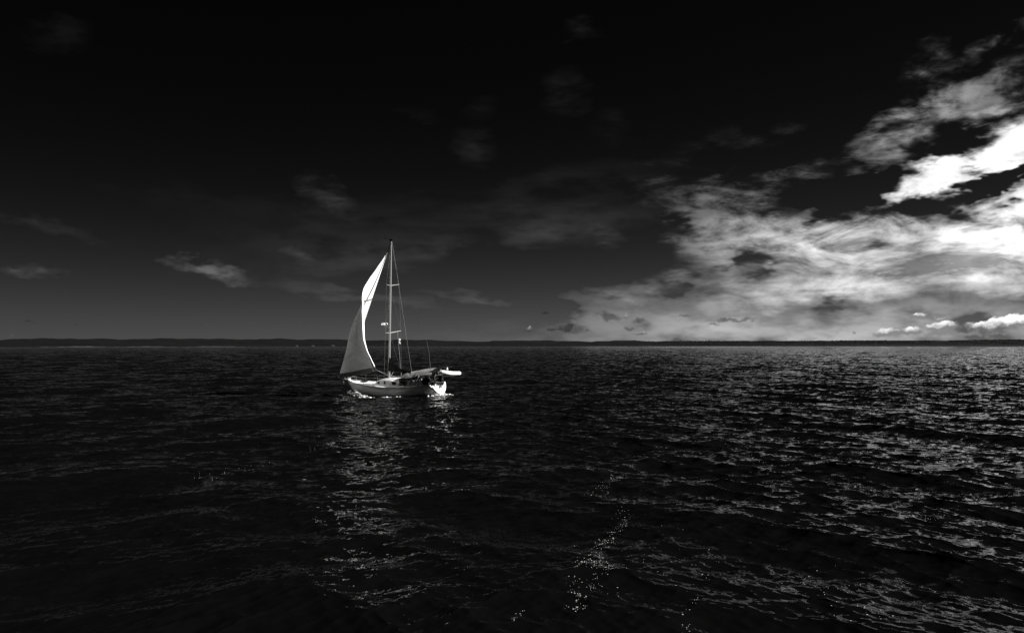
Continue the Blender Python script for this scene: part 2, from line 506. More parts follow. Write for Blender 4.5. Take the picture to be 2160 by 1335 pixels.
# ripples: slopes along the three directions the waves run in, drawn out along their crests
off = None
for q, (ang, sc, am) in enumerate(((126, 5.5, .26), (52, 6.5, .26), (88, 9.0, .16), (118, 14.0, .2), (60, 16.0, .2))):
    dvec = (math.cos(R(ang)), math.sin(R(ang)), 0)
    cv = b.mapping(pos, rot=(0, 0, R(-ang)), scale=(1.0, .22, .0))
    nz = b.m('SUBTRACT', b.noise(cv, sc, 2, 0.55, dist=.6).outputs['Fac'], 0.5)
    v_ = b.vm('SCALE', dvec, scale=b.m('MULTIPLY', nz, am))
    off = v_ if off is None else b.vm('ADD', off, v_)
rip = b.mapping(pos, rot=(0, 0, R(8)), scale=(.5, 1.0, .3))
h2 = b.noise(rip, 2.2, 4, 0.65, dist=.3).outputs['Color']
o2 = b.vm('SCALE', b.vm('SUBTRACT', h2, half), scale=b.m('MULTIPLY', fs, 15.0))
off = b.vm('MULTIPLY', b.vm('ADD', off, o2), (1, 1, 0))
nn = b.vm('NORMALIZE', b.vm('ADD', geo.outputs['Normal'], off))
t.links.new(nn, p.inputs['Normal'])
me.materials.append(wm)


def surf(x, y):
    """the grid vertex of the water nearest to x, y"""
    r, a = math.hypot(x, y), math.atan2(x, y)
    i = int(np.clip(round(math.log(r / 8.0) / math.log(RAT)) + 2, 2, NR + 1))
    j = int(np.clip(round((math.degrees(a) + A_LIM) / (2 * A_LIM) * (NA - 1)), 0, NA - 1))
    q = i * nA + j
    return Vector((float(PX[q]), float(PY[q]), float(PZ[q])))


# ------------------------------------------------------------------ far shore
sky_line = [(-900, 718), (-500, 716), (-200, 717), (0, 717.5), (60, 715), (100, 714.5), (130, 715), (170, 716), (190, 715), (235, 715.5), (265, 717), (290, 716), (320, 715), (360, 714.5), (400, 715.5),
            (430, 715), (495, 716), (540, 717), (550, 715.5), (590, 715), (640, 717), (690, 715.5), (720, 717), (760, 718.5), (780, 719), (810, 717.5), (860, 717), (900, 717.5), (960, 719.5), (1030, 721),
            (1042, 718.7), (1070, 718.5), (1100, 718.8), (1130, 718), (1165, 718.6), (1175, 719.6), (1190, 719), (1250, 721), (1258, 719.3), (1285, 719.8), (1297, 718), (1325, 717.8), (1370, 720), (1385, 721),
            (1400, 720), (1500, 719.7), (1600, 719.2), (1650, 719.5), (1700, 719.2), (1800, 718.6), (1900, 718.6), (2000, 718.4), (2060, 717.2), (2160, 716.3), (2400, 717), (2800, 716), (3600, 717)]
shore_line = [(-900, 733), (0, 733), (50, 732.6), (90, 731.8), (500, 731.6), (700, 730.6), (1000, 729.4), (1500, 728.7), (2160, 728.3), (3600, 728.3)]
sx, sy = zip(*sky_line)
hx, hy = zip(*shore_line)
cols = np.arange(-900, 3600, 7.0)
vs, fsx, n_row = [], [], 9
for i, x in enumerate(cols):
    ds = CAM_H * F / (np.interp(x, hx, hy) - HOR)
    dc = max(ds * 1.18, np.interp(x, [0, 1000, 1500, 2160], [5200, 5600, 3600, 3500]))
    top = (HOR - np.interp(x, sx, sy)) / F * dc + CAM_H
    for q in range(n_row):
        u = q / 6
        d = ds + (dc - ds) * u
        h = top * (math.sin(min(u, 1) * math.pi / 2) ** 1.6) if u <= 1 else top * (1 - (u - 1) * .8)
        h = h * (1 + .06 * math.sin(i * .7 + q * 1.9)) if 0 < u < 1 else h
        if q == 0: h = -1.5
        vs.append(((x - 1080) / F * d, d, h))
for i in range(len(cols) - 1):
    for q in range(n_row - 1):
        a = i * n_row + q
        fsx.append((a, a + n_row, a + n_row + 1, a + 1))
tag(link('hills', vs, fsx, M['land']), kind='structure')
# pale strip of beach along the foot of the left shore
bv, bf = [], []
for x in np.arange(85, 520, 5.0):
    d = CAM_H * F / (np.interp(x, hx, hy) - HOR) - 3
    w = .55 + .45 * math.sin(x * .045) + .2 * math.sin(x * .21)
    n = len(bv)
    for dd_, z in ((-2, -.3), (0, max(.05, w)), (9, max(.1, w * 1.1)), (14, -.3)):
        bv.append(((x - 1080) / F * (d + dd_), d + dd_, z))
    if n:
        for q in range(3): bf.append((n - 4 + q, n + q, n + q + 1, n - 3 + q))
tag(link('beach', bv, bf, M['sand']), kind='structure')

ICO = None
def ico():
    bm = bmesh.new()
    bmesh.ops.create_icosphere(bm, subdivisions=1, radius=1)
    v = np.array([x.co[:] for x in bm.verts]); f = np.array([[q.index for q in x.verts] for x in bm.faces])
    bm.free()
    return v, f
ICO = ico()
def scatter(name, pts, m, jit=.25):
    """pts: centre, sizes (x, y, z); all joined"""
    v0, f0 = ICO
    n = len(v0)
    V = np.concatenate([np.array(c) + v0 * np.array(s) * (1 + rng.uniform(-jit, jit, (n, 1))) for c, s in pts])
    Fc = np.concatenate([f0 + n * i for i in range(len(pts))])
    return link(name, V, Fc, m)
trees = []
for _ in range(7000):
    x = rng.uniform(1330, 2700)
    if math.sin(x * .031) + math.sin(x * .0173 + 1) + .8 * math.sin(x * .11) < rng.uniform(-2.2, .6): continue
    u = rng.uniform(.1, 1.02) ** .6
    ds = CAM_H * F / (np.interp(x, hx, hy) - HOR)
    dc = max(ds * 1.18, np.interp(x, [0, 1000, 1500, 2160], [5200, 5600, 3600, 3500]))
    top = (HOR - np.interp(x, sx, sy)) / F * dc + CAM_H
    d = ds + (dc - ds) * u
    z = top * math.sin(min(u, 1) * math.pi / 2) ** 1.6
    w = rng.uniform(1.8, 6.5)
    hgt = rng.uniform(1.5, 3.6) * (1.7 if rng.random() < .06 else 1)
    trees.append((((x - 1080) / F * d, d, z - .6), (w, w, hgt)))
tag(scatter('woodland', trees, M['forest']), 'dark woodland along the top of the low far shore on the right', 'woodland', kind='stuff')

# pale buildings on the far shore
def house(x, y, wpx, hpx, label, gable=True, Y=None):
    Y = Y or 4300
    c = pt(x, y, Y)
    w, h = wpx / F * Y, hpx / F * Y
    e = bpy.data.objects.new('house', None)
    C.objects.link(e)
    e.location = (c.x, c.y, c.z - h / 2)
    tag(e, label, 'house', 'pale houses on the far shore')
    MB().box((0, 0, h * .3 - 6), (w, w * .5, h * .6 + 12)).build('wall', M['house'], e, False)
    a, d_, z0, z1 = w * .54, w * .3, h * .6 + .02, h
    v = [(-a, -d_, z0), (a, -d_, z0), (a, d_, z0), (-a, d_, z0), (-a * .9, 0, z1), (a * .9, 0, z1)]
    link('roof', v, [(0, 1, 5, 4), (2, 3, 4, 5), (1, 2, 5), (3, 0, 4), (3, 2, 1, 0)], M['roof'], e, False)
house(521, 720.5, 13, 3.2, 'long pale house on the wooded hill, largest of the far houses')
house(450, 717.8, 5, 2.2, 'small pale house near the hilltop, left of the long pale house')
house(626, 729.6, 4, 2.4, 'tiny pale house at the waterline, farthest left of the shore row', Y=1700)
house(660, 729.4, 4.5, 2.2, 'tiny pale house in the middle of the shore row left of the sailboat', Y=1750)
house(702, 729.2, 5, 2.4, 'tiny pale house of the shore row, nearest to the sailboat', Y=1800)

# ------------------------------------------------------------------ the sailing yacht: +x to the bow, +y to port, z up
D0 = CAM_H * F / (832 - HOR)
OX = (822 - 1080) / F * D0
HEEL = -5.0
yacht = bpy.data.objects.new('sailing_yacht', None)
C.objects.link(yacht)
yacht.location = (OX, D0, 0)
yacht.rotation_euler = (R(HEEL), 0, R(158))
tag(yacht, 'white single-masted sailing yacht under a billowing headsail on dark water', 'sailboat')
YM = Matrix.Translation(yacht.location) @ Matrix.Rotation(R(158), 4, 'Z') @ Matrix.Rotation(R(HEEL), 4, 'X')
XS, XB = -5.9, 5.25
def sheer(x): return float(np.interp(x, [-5.9, -4, -1.5, 1, 3, 4.4, 5.25], [1.28, 1.14, 1.03, 1.06, 1.2, 1.36, 1.48]))
def half_b(x): return float(np.interp(x, [-5.9, -4.8, -3, -1, 1, 2.5, 3.8, 4.7, 5.1, 5.25], [1.38, 1.58, 1.78, 1.86, 1.74, 1.38, .85, .38, .14, .03]))
def keel(x): return float(np.interp(x, [-5.9, -4.8, -3, 0, 3, 4.6, 5.25], [.18, -.12, -.45, -.6, -.5, -.35, -.2]))
def hull_pt(x, t, side):
    z = sheer(x) + (keel(x) - sheer(x)) * t
    e = float(np.interp(x, [-5.9, -3, 1, 4, 5.25], [2.0, 2.7, 2.5, 1.7, 1.3]))
    y = half_b(x) * max(0.0, 1 - t ** e) ** .75
    rk = float(np.interp(x, [-5.9, -4, 1, 4, 5.25], [-.36, -.1, 0, .35, .6]))
    return (x + (-rk if x > 0 else rk) * (sheer(x) - z) * 1.0, side * y, z)
xs = np.concatenate([np.linspace(XS, -5, 6)[:-1], np.linspace(-5, 4, 26)[:-1], np.linspace(4, XB, 9)])
ts = np.linspace(0, 1, 15)
P = [[hull_pt(x, tt, 1) for tt in ts] + [hull_pt(x, tt, -1) for tt in ts[::-1][1:]] for x in xs]
MB().grid(P).build('hull', M['gelcoat'], yacht, auto=50)
tr = P[0]
cx_ = np.mean([q[0] for q in tr])
link('transom', [(q[0] - .012, q[1], q[2]) for q in tr], [tuple(range(len(tr)))], M['gelcoat'], yacht, False)
deck = [[(x, s * (half_b(x) - .03), sheer(x) - .02 + .07 * (1 - s * s)) for s in np.linspace(-1, 1, 9)] for x in np.linspace(XS + .02, XB - .06, 34)]
MB().grid(deck).build('deck', M['deck'], yacht)
for s in (1, -1):
    MB().tube([(x, s * (half_b(x) + .005), sheer(x) - .01) for x in np.linspace(XS, XB, 44)], .035, 6).build('rub_rail', M['teak'], yacht)
MB().tube([(XS, y, sheer(XS) + .0) for y in np.linspace(-1.38, 1.38, 5)], .035, 6).build('stern_rail_cap', M['gelcoat'], yacht)

# foredeck gear
MB().box((3.15, 0, sheer(3.1) + .12), (.6, .6, .12)).build('deck_hatch', M['glass'], yacht, False)
MB().box((4.25, .0, sheer(4.2) + .12), (.35, .22, .2)).build('windlass', M['steel'], yacht, False)
MB().box((5.35, 0, 1.56), (.85, .34, .07)).build('bow_platform', M['deck'], yacht, False)
mb = MB()
mb.lathe([(0, -.12), (.16, -.11), (.17, -.06), (.07, -.05), (.07, .05), (.17, .06), (.16, .11), (0, .12)], (5.3, 0, 1.72), 14)
mb.build('furling_drum', M['dark'], yacht)

# cabin trunk
CX, CL = -.55, 2.05
def trunk_h(x): return .62 * max(0.0, 1 - abs((x - CX) / CL) ** 2.4) ** .6
def trunk_w(x): return float(np.interp(x, [-2.6, -1, .4, 1.5], [1.3, 1.22, 1.0, .62]))
rows = []
for x in np.linspace(CX - CL, CX + CL, 27):
    h, w, z = trunk_h(x), trunk_w(x), sheer(x) + .03
    q = [(w, 0), (w * .97, .55 * h), (w * .93, .9 * h), (w * .84, h), (w * .4, h + .07), (0, h + .09)]
    rows.append([(x, y, z + hh) for y, hh in q] + [(x, -y, z + hh) for y, hh in q[::-1][1:]])
cabin = MB().grid(rows).build('cabin', M['gelcoat'], yacht, auto=32)
for xc, ln in ((-.15, .2), (-1.35, .5), (.75, .35)):
    for s in (1, -1):
        g = []
        for x in np.linspace(xc - ln / 2, xc + ln / 2, 4):
            h, w, z = trunk_h(x), trunk_w(x), sheer(x) + .03
            g.append([(x, s * (w * .985 + .014), z + .28 * h), (x, s * (w * .945 + .014), z + .8 * h)])
        MB().grid(g if s > 0 else g[::-1]).build('window', M['glass'], cabin, False)
for s in (1, -1):
    MB().tube([(x, s * trunk_w(x) * .8, sheer(x) + .1 + trunk_h(x) + (.05 if i % 2 else 0)) for i, x in enumerate(np.linspace(-1.8, .5, 9))], .02, 6).build('handrail', M['teak'], cabin)
for s in (1, -1):
    MB().tube([(x, s * (trunk_w(x) * 1.0 + .006), sheer(x) + .05 + trunk_h(x) * .46) for x in np.linspace(-2.2, 1.1, 12)], .012, 5).build('cabin_moulding', M['teak'], cabin)

# mast and rig
def mast_pt(z): return Vector((-.02 - 1.04 * (z - 1.6) / 14.4, 0, z))
MT = 16.02
mast = MB().tube([mast_pt(z) for z in np.linspace(1.55, MT, 14)], [.1] * 9 + [.095, .09, .085, .08, .075], 12).build('mast', M['alu'], yacht)
MB().box(tuple(mast_pt(MT + .05)), (.42, .16, .12)).build('masthead', M['dark'], mast, False)
mb = MB()
mb.tube([mast_pt(MT + .1), mast_pt(MT + .45) + Vector((0, .0, 0))], .015, 5)
mb.tube([mast_pt(MT + .1), mast_pt(MT + .25) + Vector((.62, .25, .02))], .018, 5)
mb.tube([mast_pt(MT + .25) + Vector((.55, .22, -.1)), mast_pt(MT + .25) + Vector((.66, .25, .12))], .03, 5)
mb.build('wind_vane', M['dark'], mast)
tips = {}
for z, wd, sw in ((6.5, 1.5, .42), (11.42, 1.22, .28)):
    for s in (1, -1):
        a = mast_pt(z)
        bt = a + Vector((-sw, s * wd, wd * .075))
        tips[(z, s)] = bt
        MB().tube([a + Vector((0, s * .08, 0)), bt], [.055, .035], 8).build('spreader', M['alu'], mast)
for s in (1, -1):
    ch = Vector((-.45, s * 1.74, sheer(-.4)))
    MB().tube([mast_pt(15.9), tips[(11.42, s)], tips[(6.5, s)], ch], .009, 5).build('cap_shroud', M['wire'], yacht)
    MB().tube([mast_pt(11.3), tips[(6.5, s)]], .006, 5).build('diagonal_shroud', M['wire'], yacht)
    MB().tube([mast_pt(6.4), ch + Vector((-.35, 0, 0))], .006, 5).build('lower_shroud', M['wire'], yacht)
T_, M_ = Vector((5.32, 0, 1.72)), Vector((-1.0, 0, 15.85))
MB().tube([T_, M_], .022, 6).build('forestay', M['dark'], yacht)
MB().tube([mast_pt(15.95), (-5.75, 0, 1.4)], .003, 5).build('backstay', M['dark'], yacht)

# radar dome on its bracket in front of the mast
rp = mast_pt(7.42) + Vector((.68, 0, 0))
MB().lathe([(0, -.1), (.26, -.1), (.34, -.05), (.35, .03), (.3, .11), (.18, .15), (0, .16)], rp, 20).build('radar_dome', M['rubber'], mast)
mb = MB()
mb.tube([mast_pt(7.25), rp + Vector((-.1, 0, -.13))], .035, 6)
mb.tube([mast_pt(7.0), rp + Vector((-.2, 0, -.16))], .03, 6)
mb.box(tuple(rp + Vector((-.12, 0, -.2))), (.16, .14, .12))
mb.build('radar_bracket', M['alu'], mast)

# boom swung out to port, with the lowered mainsail in its dark cover
ba = R(27)
bdir = Vector((-math.cos(ba), math.sin(ba), -.01))
b0 = mast_pt(2.62) + bdir * .14
b1 = b0 + bdir * 4.2 + Vector((0, 0, .1))
boom = MB().tube([b0, b1], .075, 10).build('boom', M['alu'], yacht)
rows = []
side = Vector((-bdir.y, bdir.x, 0)).normalized()
for u in np.linspace(0, 1, 17):
    c = b0.lerp(b1, u * .98 + .0)
    top = .1 + 1.05 * (1 - u) ** 3.2 + .2 * (1 - u) + .04 * math.sin(u * 21)
    wd = .1 + .14 * (1 - u) ** .6
    ring = []
    for kk in range(13):
        t_ = 2 * math.pi * kk / 12
        zz = math.cos(t_)
        zz = zz * (top if zz > 0 else .13)
        ring.append(c + side * math.sin(t_) * wd * (1 - .55 * max(0, math.cos(t_))) + Vector((0, 0, zz)))
    rows.append(ring)
MB().grid(rows).build('sail_cover', M['dark'], boom)
MB().tube([b1, mast_pt(15.9) + Vector((-.12, 0, 0))], .006, 5).build('topping_lift', M['rope'], boom)
MB().tube([mast_pt(1.75) + Vector((-.1, 0, 0)), b0 + bdir * .75 + Vector((0, 0, -.06))], .03, 6).build('boom_vang', M['rope'], boom)
MB().tube([b0 + bdir * 3.2, (-3.2, .9, 1.75)], .018, 5).build('mainsheet', M['rope'], boom)

# headsail: fitted surface from luff to leech
VK = np.array([0, .22, .42, .52, .66, .82, 1.]); SK = np.linspace(0, 1, 6)
SA = np.array([[122.2, 58.8, 6.9, -7.2, 2.0, 46.0], [141.3, 70.4, 21.8, 12.7, 30.0, 80.0], [148.6, 97.4, 32.2, 15.6, 40.7, 85.5], [139.1, 100.8, 51.9, 25.7, 44.7, 81.2],
               [119.0, 92.6, 68.9, 59.3, 68.3, 80.8], [87.0, 82.3, 79.2, 77.7, 81.0, 81.3], [55.3, 67.9, 80.0, 85.6, 85.4, 81.7]])
SC = np.array([7.5, 6.36, 5.2, 4.02, 2.75, 1.4, 0.03]); SR = np.array([1.15, 1.16, 1.1, .99, .76, .36, 0.])
def herm(x, xk, yk):
    m = np.gradient(yk, xk, axis=0)
    i = np.clip(np.searchsorted(xk, x) - 1, 0, len(xk) - 2)
    h = xk[i + 1] - xk[i]; t = (x - xk[i]) / h
    shp = (-1,) + (1,) * (yk.ndim - 1)
    h = h.reshape(shp); t = t.reshape(shp)
    return (2 * t**3 - 3 * t**2 + 1) * yk[i] + (t**3 - 2 * t**2 + t) * h * m[i] + (-2 * t**3 + 3 * t**2) * yk[i + 1] + (t**3 - t**2) * h * m[i + 1]
nu, nv = 49, 81
v = np.linspace(0, 1, nv); s_ = np.linspace(0, 1, nu)
A_ = herm(s_, SK, herm(v, VK, SA).T).T
cc = np.maximum(herm(v, VK, SC), .02); rise = herm(v, VK, SR)
an = np.radians(A_); an = (an[:, 1:] + an[:, :-1]) / 2
dsl = (cc / (nu - 1))[:, None]
sx_ = np.concatenate([np.zeros((nv, 1)), np.cumsum(-np.cos(an) * dsl, 1)], 1)
sy_ = np.concatenate([np.zeros((nv, 1)), np.cumsum(np.sin(an) * dsl, 1)], 1)
Lf = np.array(T_)[None] + (np.array(M_) - np.array(T_))[None] * .93 * v[:, None]
SP = np.stack([Lf[:, None, 0] + sx_, Lf[:, None, 1] + sy_, Lf[:, None, 2] + rise[:, None] * s_ ** 1.5 + 0 * sx_], -1)
# creases that run out of the clew, along the leech and across the belly
gu = np.gradient(SP, axis=1); gv = np.gradient(SP, axis=0)
nrm = np.cross(gu, gv); nrm /= np.linalg.norm(nrm, axis=-1, keepdims=True) + 1e-9
UU, VV = np.meshgrid(s_, v)
rad = np.hypot((1 - UU) * 1.0, VV * 2.2)
ang_ = np.arctan2(VV * 2.2, (1 - UU) + 1e-4)
cre = .05 * np.sin(ang_ * 17) * np.exp(-(rad / .30) ** 2) * np.minimum(1, rad / .05)
cre += .022 * np.sin((VV * 30 + UU * 14)) * np.exp(-((UU - .55) / .2) ** 2 - ((VV - .22) / .14) ** 2)
cre += .012 * np.sin(VV * 60 + UU * 5) * np.exp(-((UU - .97) / .06) ** 2)
SP2 = SP + nrm * cre[..., None]
sail = MB().grid(SP2.tolist()).build('headsail', M['sail'], yacht, auto=None)
# facing cloths along leech and foot, panel seams and a dark patch: thin cloth on the leeward face
def on_sail(i0, i1, j0, j1, name, m, off):
    MB().grid((SP2[i0:i1, j0:j1] + nrm[i0:i1, j0:j1] * off).tolist()).build(name, m, sail, auto=None)
sgn = 1.0 if (nrm[20, 25] @ np.array([0, 1, 0])) > 0 else -1.0
on_sail(0, 40, nu - 6, nu, 'leech_strip', M['strip'], .012 * sgn)
on_sail(0, 4, 0, nu - 6, 'foot_strip', M['strip'], .012 * sgn)
for vi in (12, 23, 34, 46, 57, 67):
    q = [SP2[min(nv - 1, vi + int(round(2.5 * (j / nu)))), j] + nrm[vi, j] * .016 * sgn for j in range(0, nu, 2)]
    MB().tube(q, .012, 4).build('sail_seam', M['strip'], sail)
clew = Vector(SP2[0, -1])
MB().tube([clew, clew + Vector((-1.2, -.18, -.55)), (-2.6, 1.5, 1.25)], .012, 5).build('jib_sheet', M['rope'], yacht)
MB().tube([clew, (-.4, .3, 2.1), (-1.6, -1.2, 1.3)], .008, 5).build('jib_sheet', M['rope'], yacht)

# guard rails
stx = [-4.6, -3.3, -2.0, -.6, .9, 2.3, 3.5]
RAIL = .66
for s in (1, -1):
    for x in stx:
        MB().tube([(x, s * (half_b(x) - .07), sheer(x)), (x, s * (half_b(x) - .06), sheer(x) + RAIL)], .018, 6).build('stanchion', M['steel'], yacht)
    for hh in (.33, RAIL - .01):
        pts = [(x, s * (half_b(x) - .06), sheer(x) + hh) for x in [-5.3] + stx + [4.4]]
        MB().tube(pts, .011 if hh < .5 else .015, 5).build('lifeline', M['steel'], yacht)
mb = MB()
for hh in (.36, .68):
    mb.tube([(4.4, .46, sheer(4.4) + hh), (5.0, .3, 1.46 + hh), (5.6, .16, 1.56 + hh), (5.68, 0, 1.56 + hh), (5.6, -.16, 1.56 + hh), (5.0, -.3, 1.46 + hh), (4.4, -.46, sheer(4.4) + hh)], .02, 6)
for s in (1, -1):
    mb.tube([(4.4, s * .46, sheer(4.4)), (4.4, s * .46, sheer(4.4) + .68)], .02, 6)
    mb.tube([(5.0, s * .2, 1.46), (5.0, s * .3, 2.14)], .02, 6)
    mb.tube([(5.5, s * .12, 1.56), (5.62, s * .16, 2.24)], .02, 6)
mb.build('pulpit', M['steel'], yacht)
mb = MB()
zs = sheer(-5.6)
for hh in (.36, .7):
    mb.tube([(-4.7, 1.5, zs + hh), (-5.7, 1.34, zs + hh), (-5.85, 1.2, zs + hh), (-5.85, -1.2, zs + hh), (-5.7, -1.34, zs + hh), (-4.7, -1.5, zs + hh)], .02, 6)
for x, y in ((-4.7, 1.5), (-5.7, 1.32), (-5.7, -1.32), (-4.7, -1.5), (-5.83, .5), (-5.83, -.5)):
    mb.tube([(x, y, zs - .05), (x, y, zs + .7)], .02, 6)
mb.build('pushpit', M['steel'], yacht)

# cockpit
mb = MB()
for s in (1, -1):
    rows = []
    for x in np.linspace(-2.55, -5.0, 9):
        z = sheer(x) + .02
        hh = .34 - .05 * (x + 2.55) / -2.45
        rows.append([(x, s * 1.28, z), (x, s * 1.22, z + hh), (x, s * 1.02, z + hh + .02), (x, s * .98, z)])
    mb.grid(rows if s < 0 else [r[::-1] for r in rows])
mb.build('coaming', M['canvas'], yacht)
MB().box((-3.8, 0, sheer(-3.8) + .1), (2.3, 1.9, .04)).build('cockpit_floor', M['dark'], yacht, False)
wheel = MB()
wheel.tube([(-4.55, .48 * math.cos(q), 1.95 + .48 * math.sin(q)) for q in np.linspace(0, 2 * math.pi, 25)[:-1]], .018, 6, close=True)
for q in np.linspace(0, math.pi, 4)[:-1]:
    wheel.tube([(-4.55, -.48 * math.cos(q), 1.95 - .48 * math.sin(q)), (-4.55, .48 * math.cos(q), 1.95 + .48 * math.sin(q))], .01, 5)
wheel.build('steering_wheel', M['steel'], yacht)
MB().box((-4.4, 0, 1.55), (.22, .26, .8)).build('binnacle', M['dark'], yacht, False)
for s in (1, -1):
    MB().lathe([(0, 0), (.11, 0), (.09, .06), (.08, .14), (.1, .18), (0, .18)], (-3.2, s * 1.13, sheer(-3.2) + .36), 12).build('winch', M['steel'], yacht)
# dodger and bimini
def canopy(x0, x1, z0, z1, hw, drop, m, name, sag=.05):
    rows = []
    for x in np.linspace(x0, x1, 11):
        u = (x - x0) / (x1 - x0)
        zt = z0 + (z1 - z0) * u + .05 * math.sin(u * math.pi) 
        rows.append([(x, hw * q, zt - drop * abs(q) ** 2.6 - sag * math.sin(abs(q) * 9) ** 2 * .25 * math.sin(u * 9) ** 2) for q in np.linspace(-1, 1, 15)])
    top = [r for r in rows]
    bot = [[(a, b_, c - .03) for a, b_, c in r] for r in rows]
    mb = MB(); mb.grid(top); mb.grid([r[::-1] for r in bot])
    for e in (0, -1): mb.grid([top[e], bot[e]])
    for e in (0, -1): mb.grid([[r[e] for r in top], [r[e] for r in bot]])
    return mb.build(name, m, yacht, auto=60)
dodger = canopy(-2.15, -3.75, 2.28, 2.62, 1.3, .55, M['canvas'], 'dodger')
rows = []
for u in np.linspace(0, 1, 6):
    rows.append([(-1.85 - .32 * u, q * (1.12 + .18 * u), (sheer(-2) + .35 + .25 * (1 - abs(q) ** 2.6)) * (1 - u) + u * (2.24 - .36 * abs(q) ** 2.6)) for q in np.linspace(-1, 1, 13)])
MB().grid(rows).build('windscreen', M['glass'], dodger)
for s in (1, -1):
    g = []
    for u in np.linspace(0, 1, 5):
        x = -2.0 - .75 * u
        g.append([(x, s * 1.27, sheer(x) + .1), (x, s * 1.29, 1.9 + .1 * u)])
    MB().grid(g).build('side_curtain', M['dark'], dodger)
bimini = canopy(-3.82, -5.75, 2.66, 2.86, 1.28, .5, M['canvas'], 'bimini')
for xb, xt in ((-4.2, -3.9), (-4.9, -4.8), (-5.1, -5.68)):
    for s in (1, -1):
        MB().tube([(xb, s * 1.5, sheer(xb)), (xt, s * 1.27, 2.36)], .018, 6).build('bimini_pole', M['steel'], bimini)
MB().tube([(-4.15, 1.42, 1.62), (-4.4, 1.36, 2.22)], .035, 6).build('boat_hook', M['rubber'], yacht)
# weather cloth round the stern rail, davits, dark solar panel
rows = []
for u in np.linspace(0, 1, 9):
    q = Vector((-4.85, 1.49, 0)).lerp(Vector((-5.65, 1.37, 0)), u)
    rows.append([(q.x, q.y, zs + .12), (q.x, q.y, zs + .74 - .03 * math.sin(u * 7))])
MB().grid(rows).build('weather_cloth', M['dark'], yacht)
MB().box((-5.75, -.35, zs + .48), (.25, .75, .5)).build('stern_locker_bag', M['dark'], yacht)
MB().box((-5.86, .35, zs + .62), (.16, .5, .1)).build('stern_seat', M['rubber'], yacht, False)
for s in (1, -1):
    MB().tube([(-5.6, s * .75, zs), (-5.75, s * .75, zs + .9), (-6.1, s * .75, zs + 1.42), (-6.9, s * .75, zs + 1.56), (-7.45, s * .75, zs + 1.5)], .045, 8).build('davit', M['dark'], yacht)
mx_ = Matrix.Rotation(R(4), 3, 'Y')
MB().box((-6.45, 0, zs + 1.66), (1.2, 1.75, .045), mx_).build('solar_panel', M['panel'], yacht, False)
# antenna, ladder on the transom
MB().tube([(-5.55, .9, zs + .6), (-5.45, .95, 4.6), (-5.25, 1.0, 6.0)], [.022, .016, .006], 6).build('whip_antenna', M['wire'], yacht)
def on_transom(y, z): return (-5.9 - .36 * (sheer(XS) - z) - .05, y, z)
mb = MB()
for y in (-.62, -.28):
    mb.tube([on_transom(y, 1.45), on_transom(y, .62)], .02, 6)
for z in (.66, .86, 1.06, 1.26):
    mb.tube([on_transom(-.62, z), on_transom(-.28, z)], .02, 6)
mb.build('boarding_ladder', M['wire'], yacht)
mb = MB()
mb.tube([on_transom(.15, 1.5), (-6.2, .15, .95), (-6.3, .15, .3)], .03, 6)
mb.tube([on_transom(.35, 1.3), (-6.2, .15, .95), on_transom(-.05, 1.3)], .02, 6)
mb.box((-6.2, .15, 1.05), (.16, .2, .22))
mb.build('steering_gear', M['wire'], yacht)
MB().tube([tips[(6.5, -1)].lerp(mast_pt(6.5), .3), (-.75, -1.3, 1.2)], .01, 5).build('flag_halyard', M['rope'], yacht)

# ------------------------------------------------------------------ things carried by the yacht (top level)
def carried(name, loc, label, cat, rot=(0, 0, 0)):
    e = bpy.data.objects.new(name, None)
    C.objects.link(e)
    e.matrix_world = YM @ Matrix.Translation(loc) @ Matrix.Rotation(rot[2], 4, 'Z') @ Matrix.Rotation(rot[1], 4, 'Y') @ Matrix.Rotation(rot[0], 4, 'X')
    return tag(e, label, cat)
# inflatable dinghy slung athwartships: local +x to port
dg = carried('inflatable_dinghy', (-7.12, .05, 2.38), 'white inflatable dinghy hanging level from the davits behind the stern', 'dinghy', (0, R(-7), R(90)))
r_ = .2
for s in (1, -1):
    pts = [(-1.62, s * .52, .02), (-1.3, s * .55, 0), (0, s * .56, 0), (.75, s * .54, .02), (1.15, s * .42, .06), (1.42, s * .2, .11), (1.5, 0, .12)]
    MB().tube(pts, [.06, .19, r_, r_, r_, r_, r_], 14).build('tube', M['rubber'], dg)
rows = [[(x, q * .5 * wd, -.12 - .22 * (1 - abs(q)) * wd - (.0 if x < 1 else -.12)) for q in np.linspace(-1, 1, 9)] for x, wd in ((-1.35, 1), (-.5, 1), (.3, 1), (.9, .85), (1.25, .45), (1.38, .1))]
MB().grid(rows).build('floor', M['canvas'], dg)
MB().box((-1.3, 0, .02), (.05, .95, .42)).build('stern_board', M['teak'], dg, False)
MB().box((-.2, 0, .08), (.26, 1.0, .04)).build('seat', M['teak'], dg, False)
mb = MB()
for s in (1, -1): mb.tube([(-1.1, s * .56, r_), (-.4, s * .66, r_ - .06), (.4, s * .66, r_ - .06), (1.0, s * .5, r_ + .03)], .012, 5)
mb.build('grab_line', M['rope'], dg)
mb = MB()
mb.tube([(.35, 0, .1), (.35, .0, .62)], [.2, .02], 4)
mb.build('lifting_bridle', M['rubber'], dg)
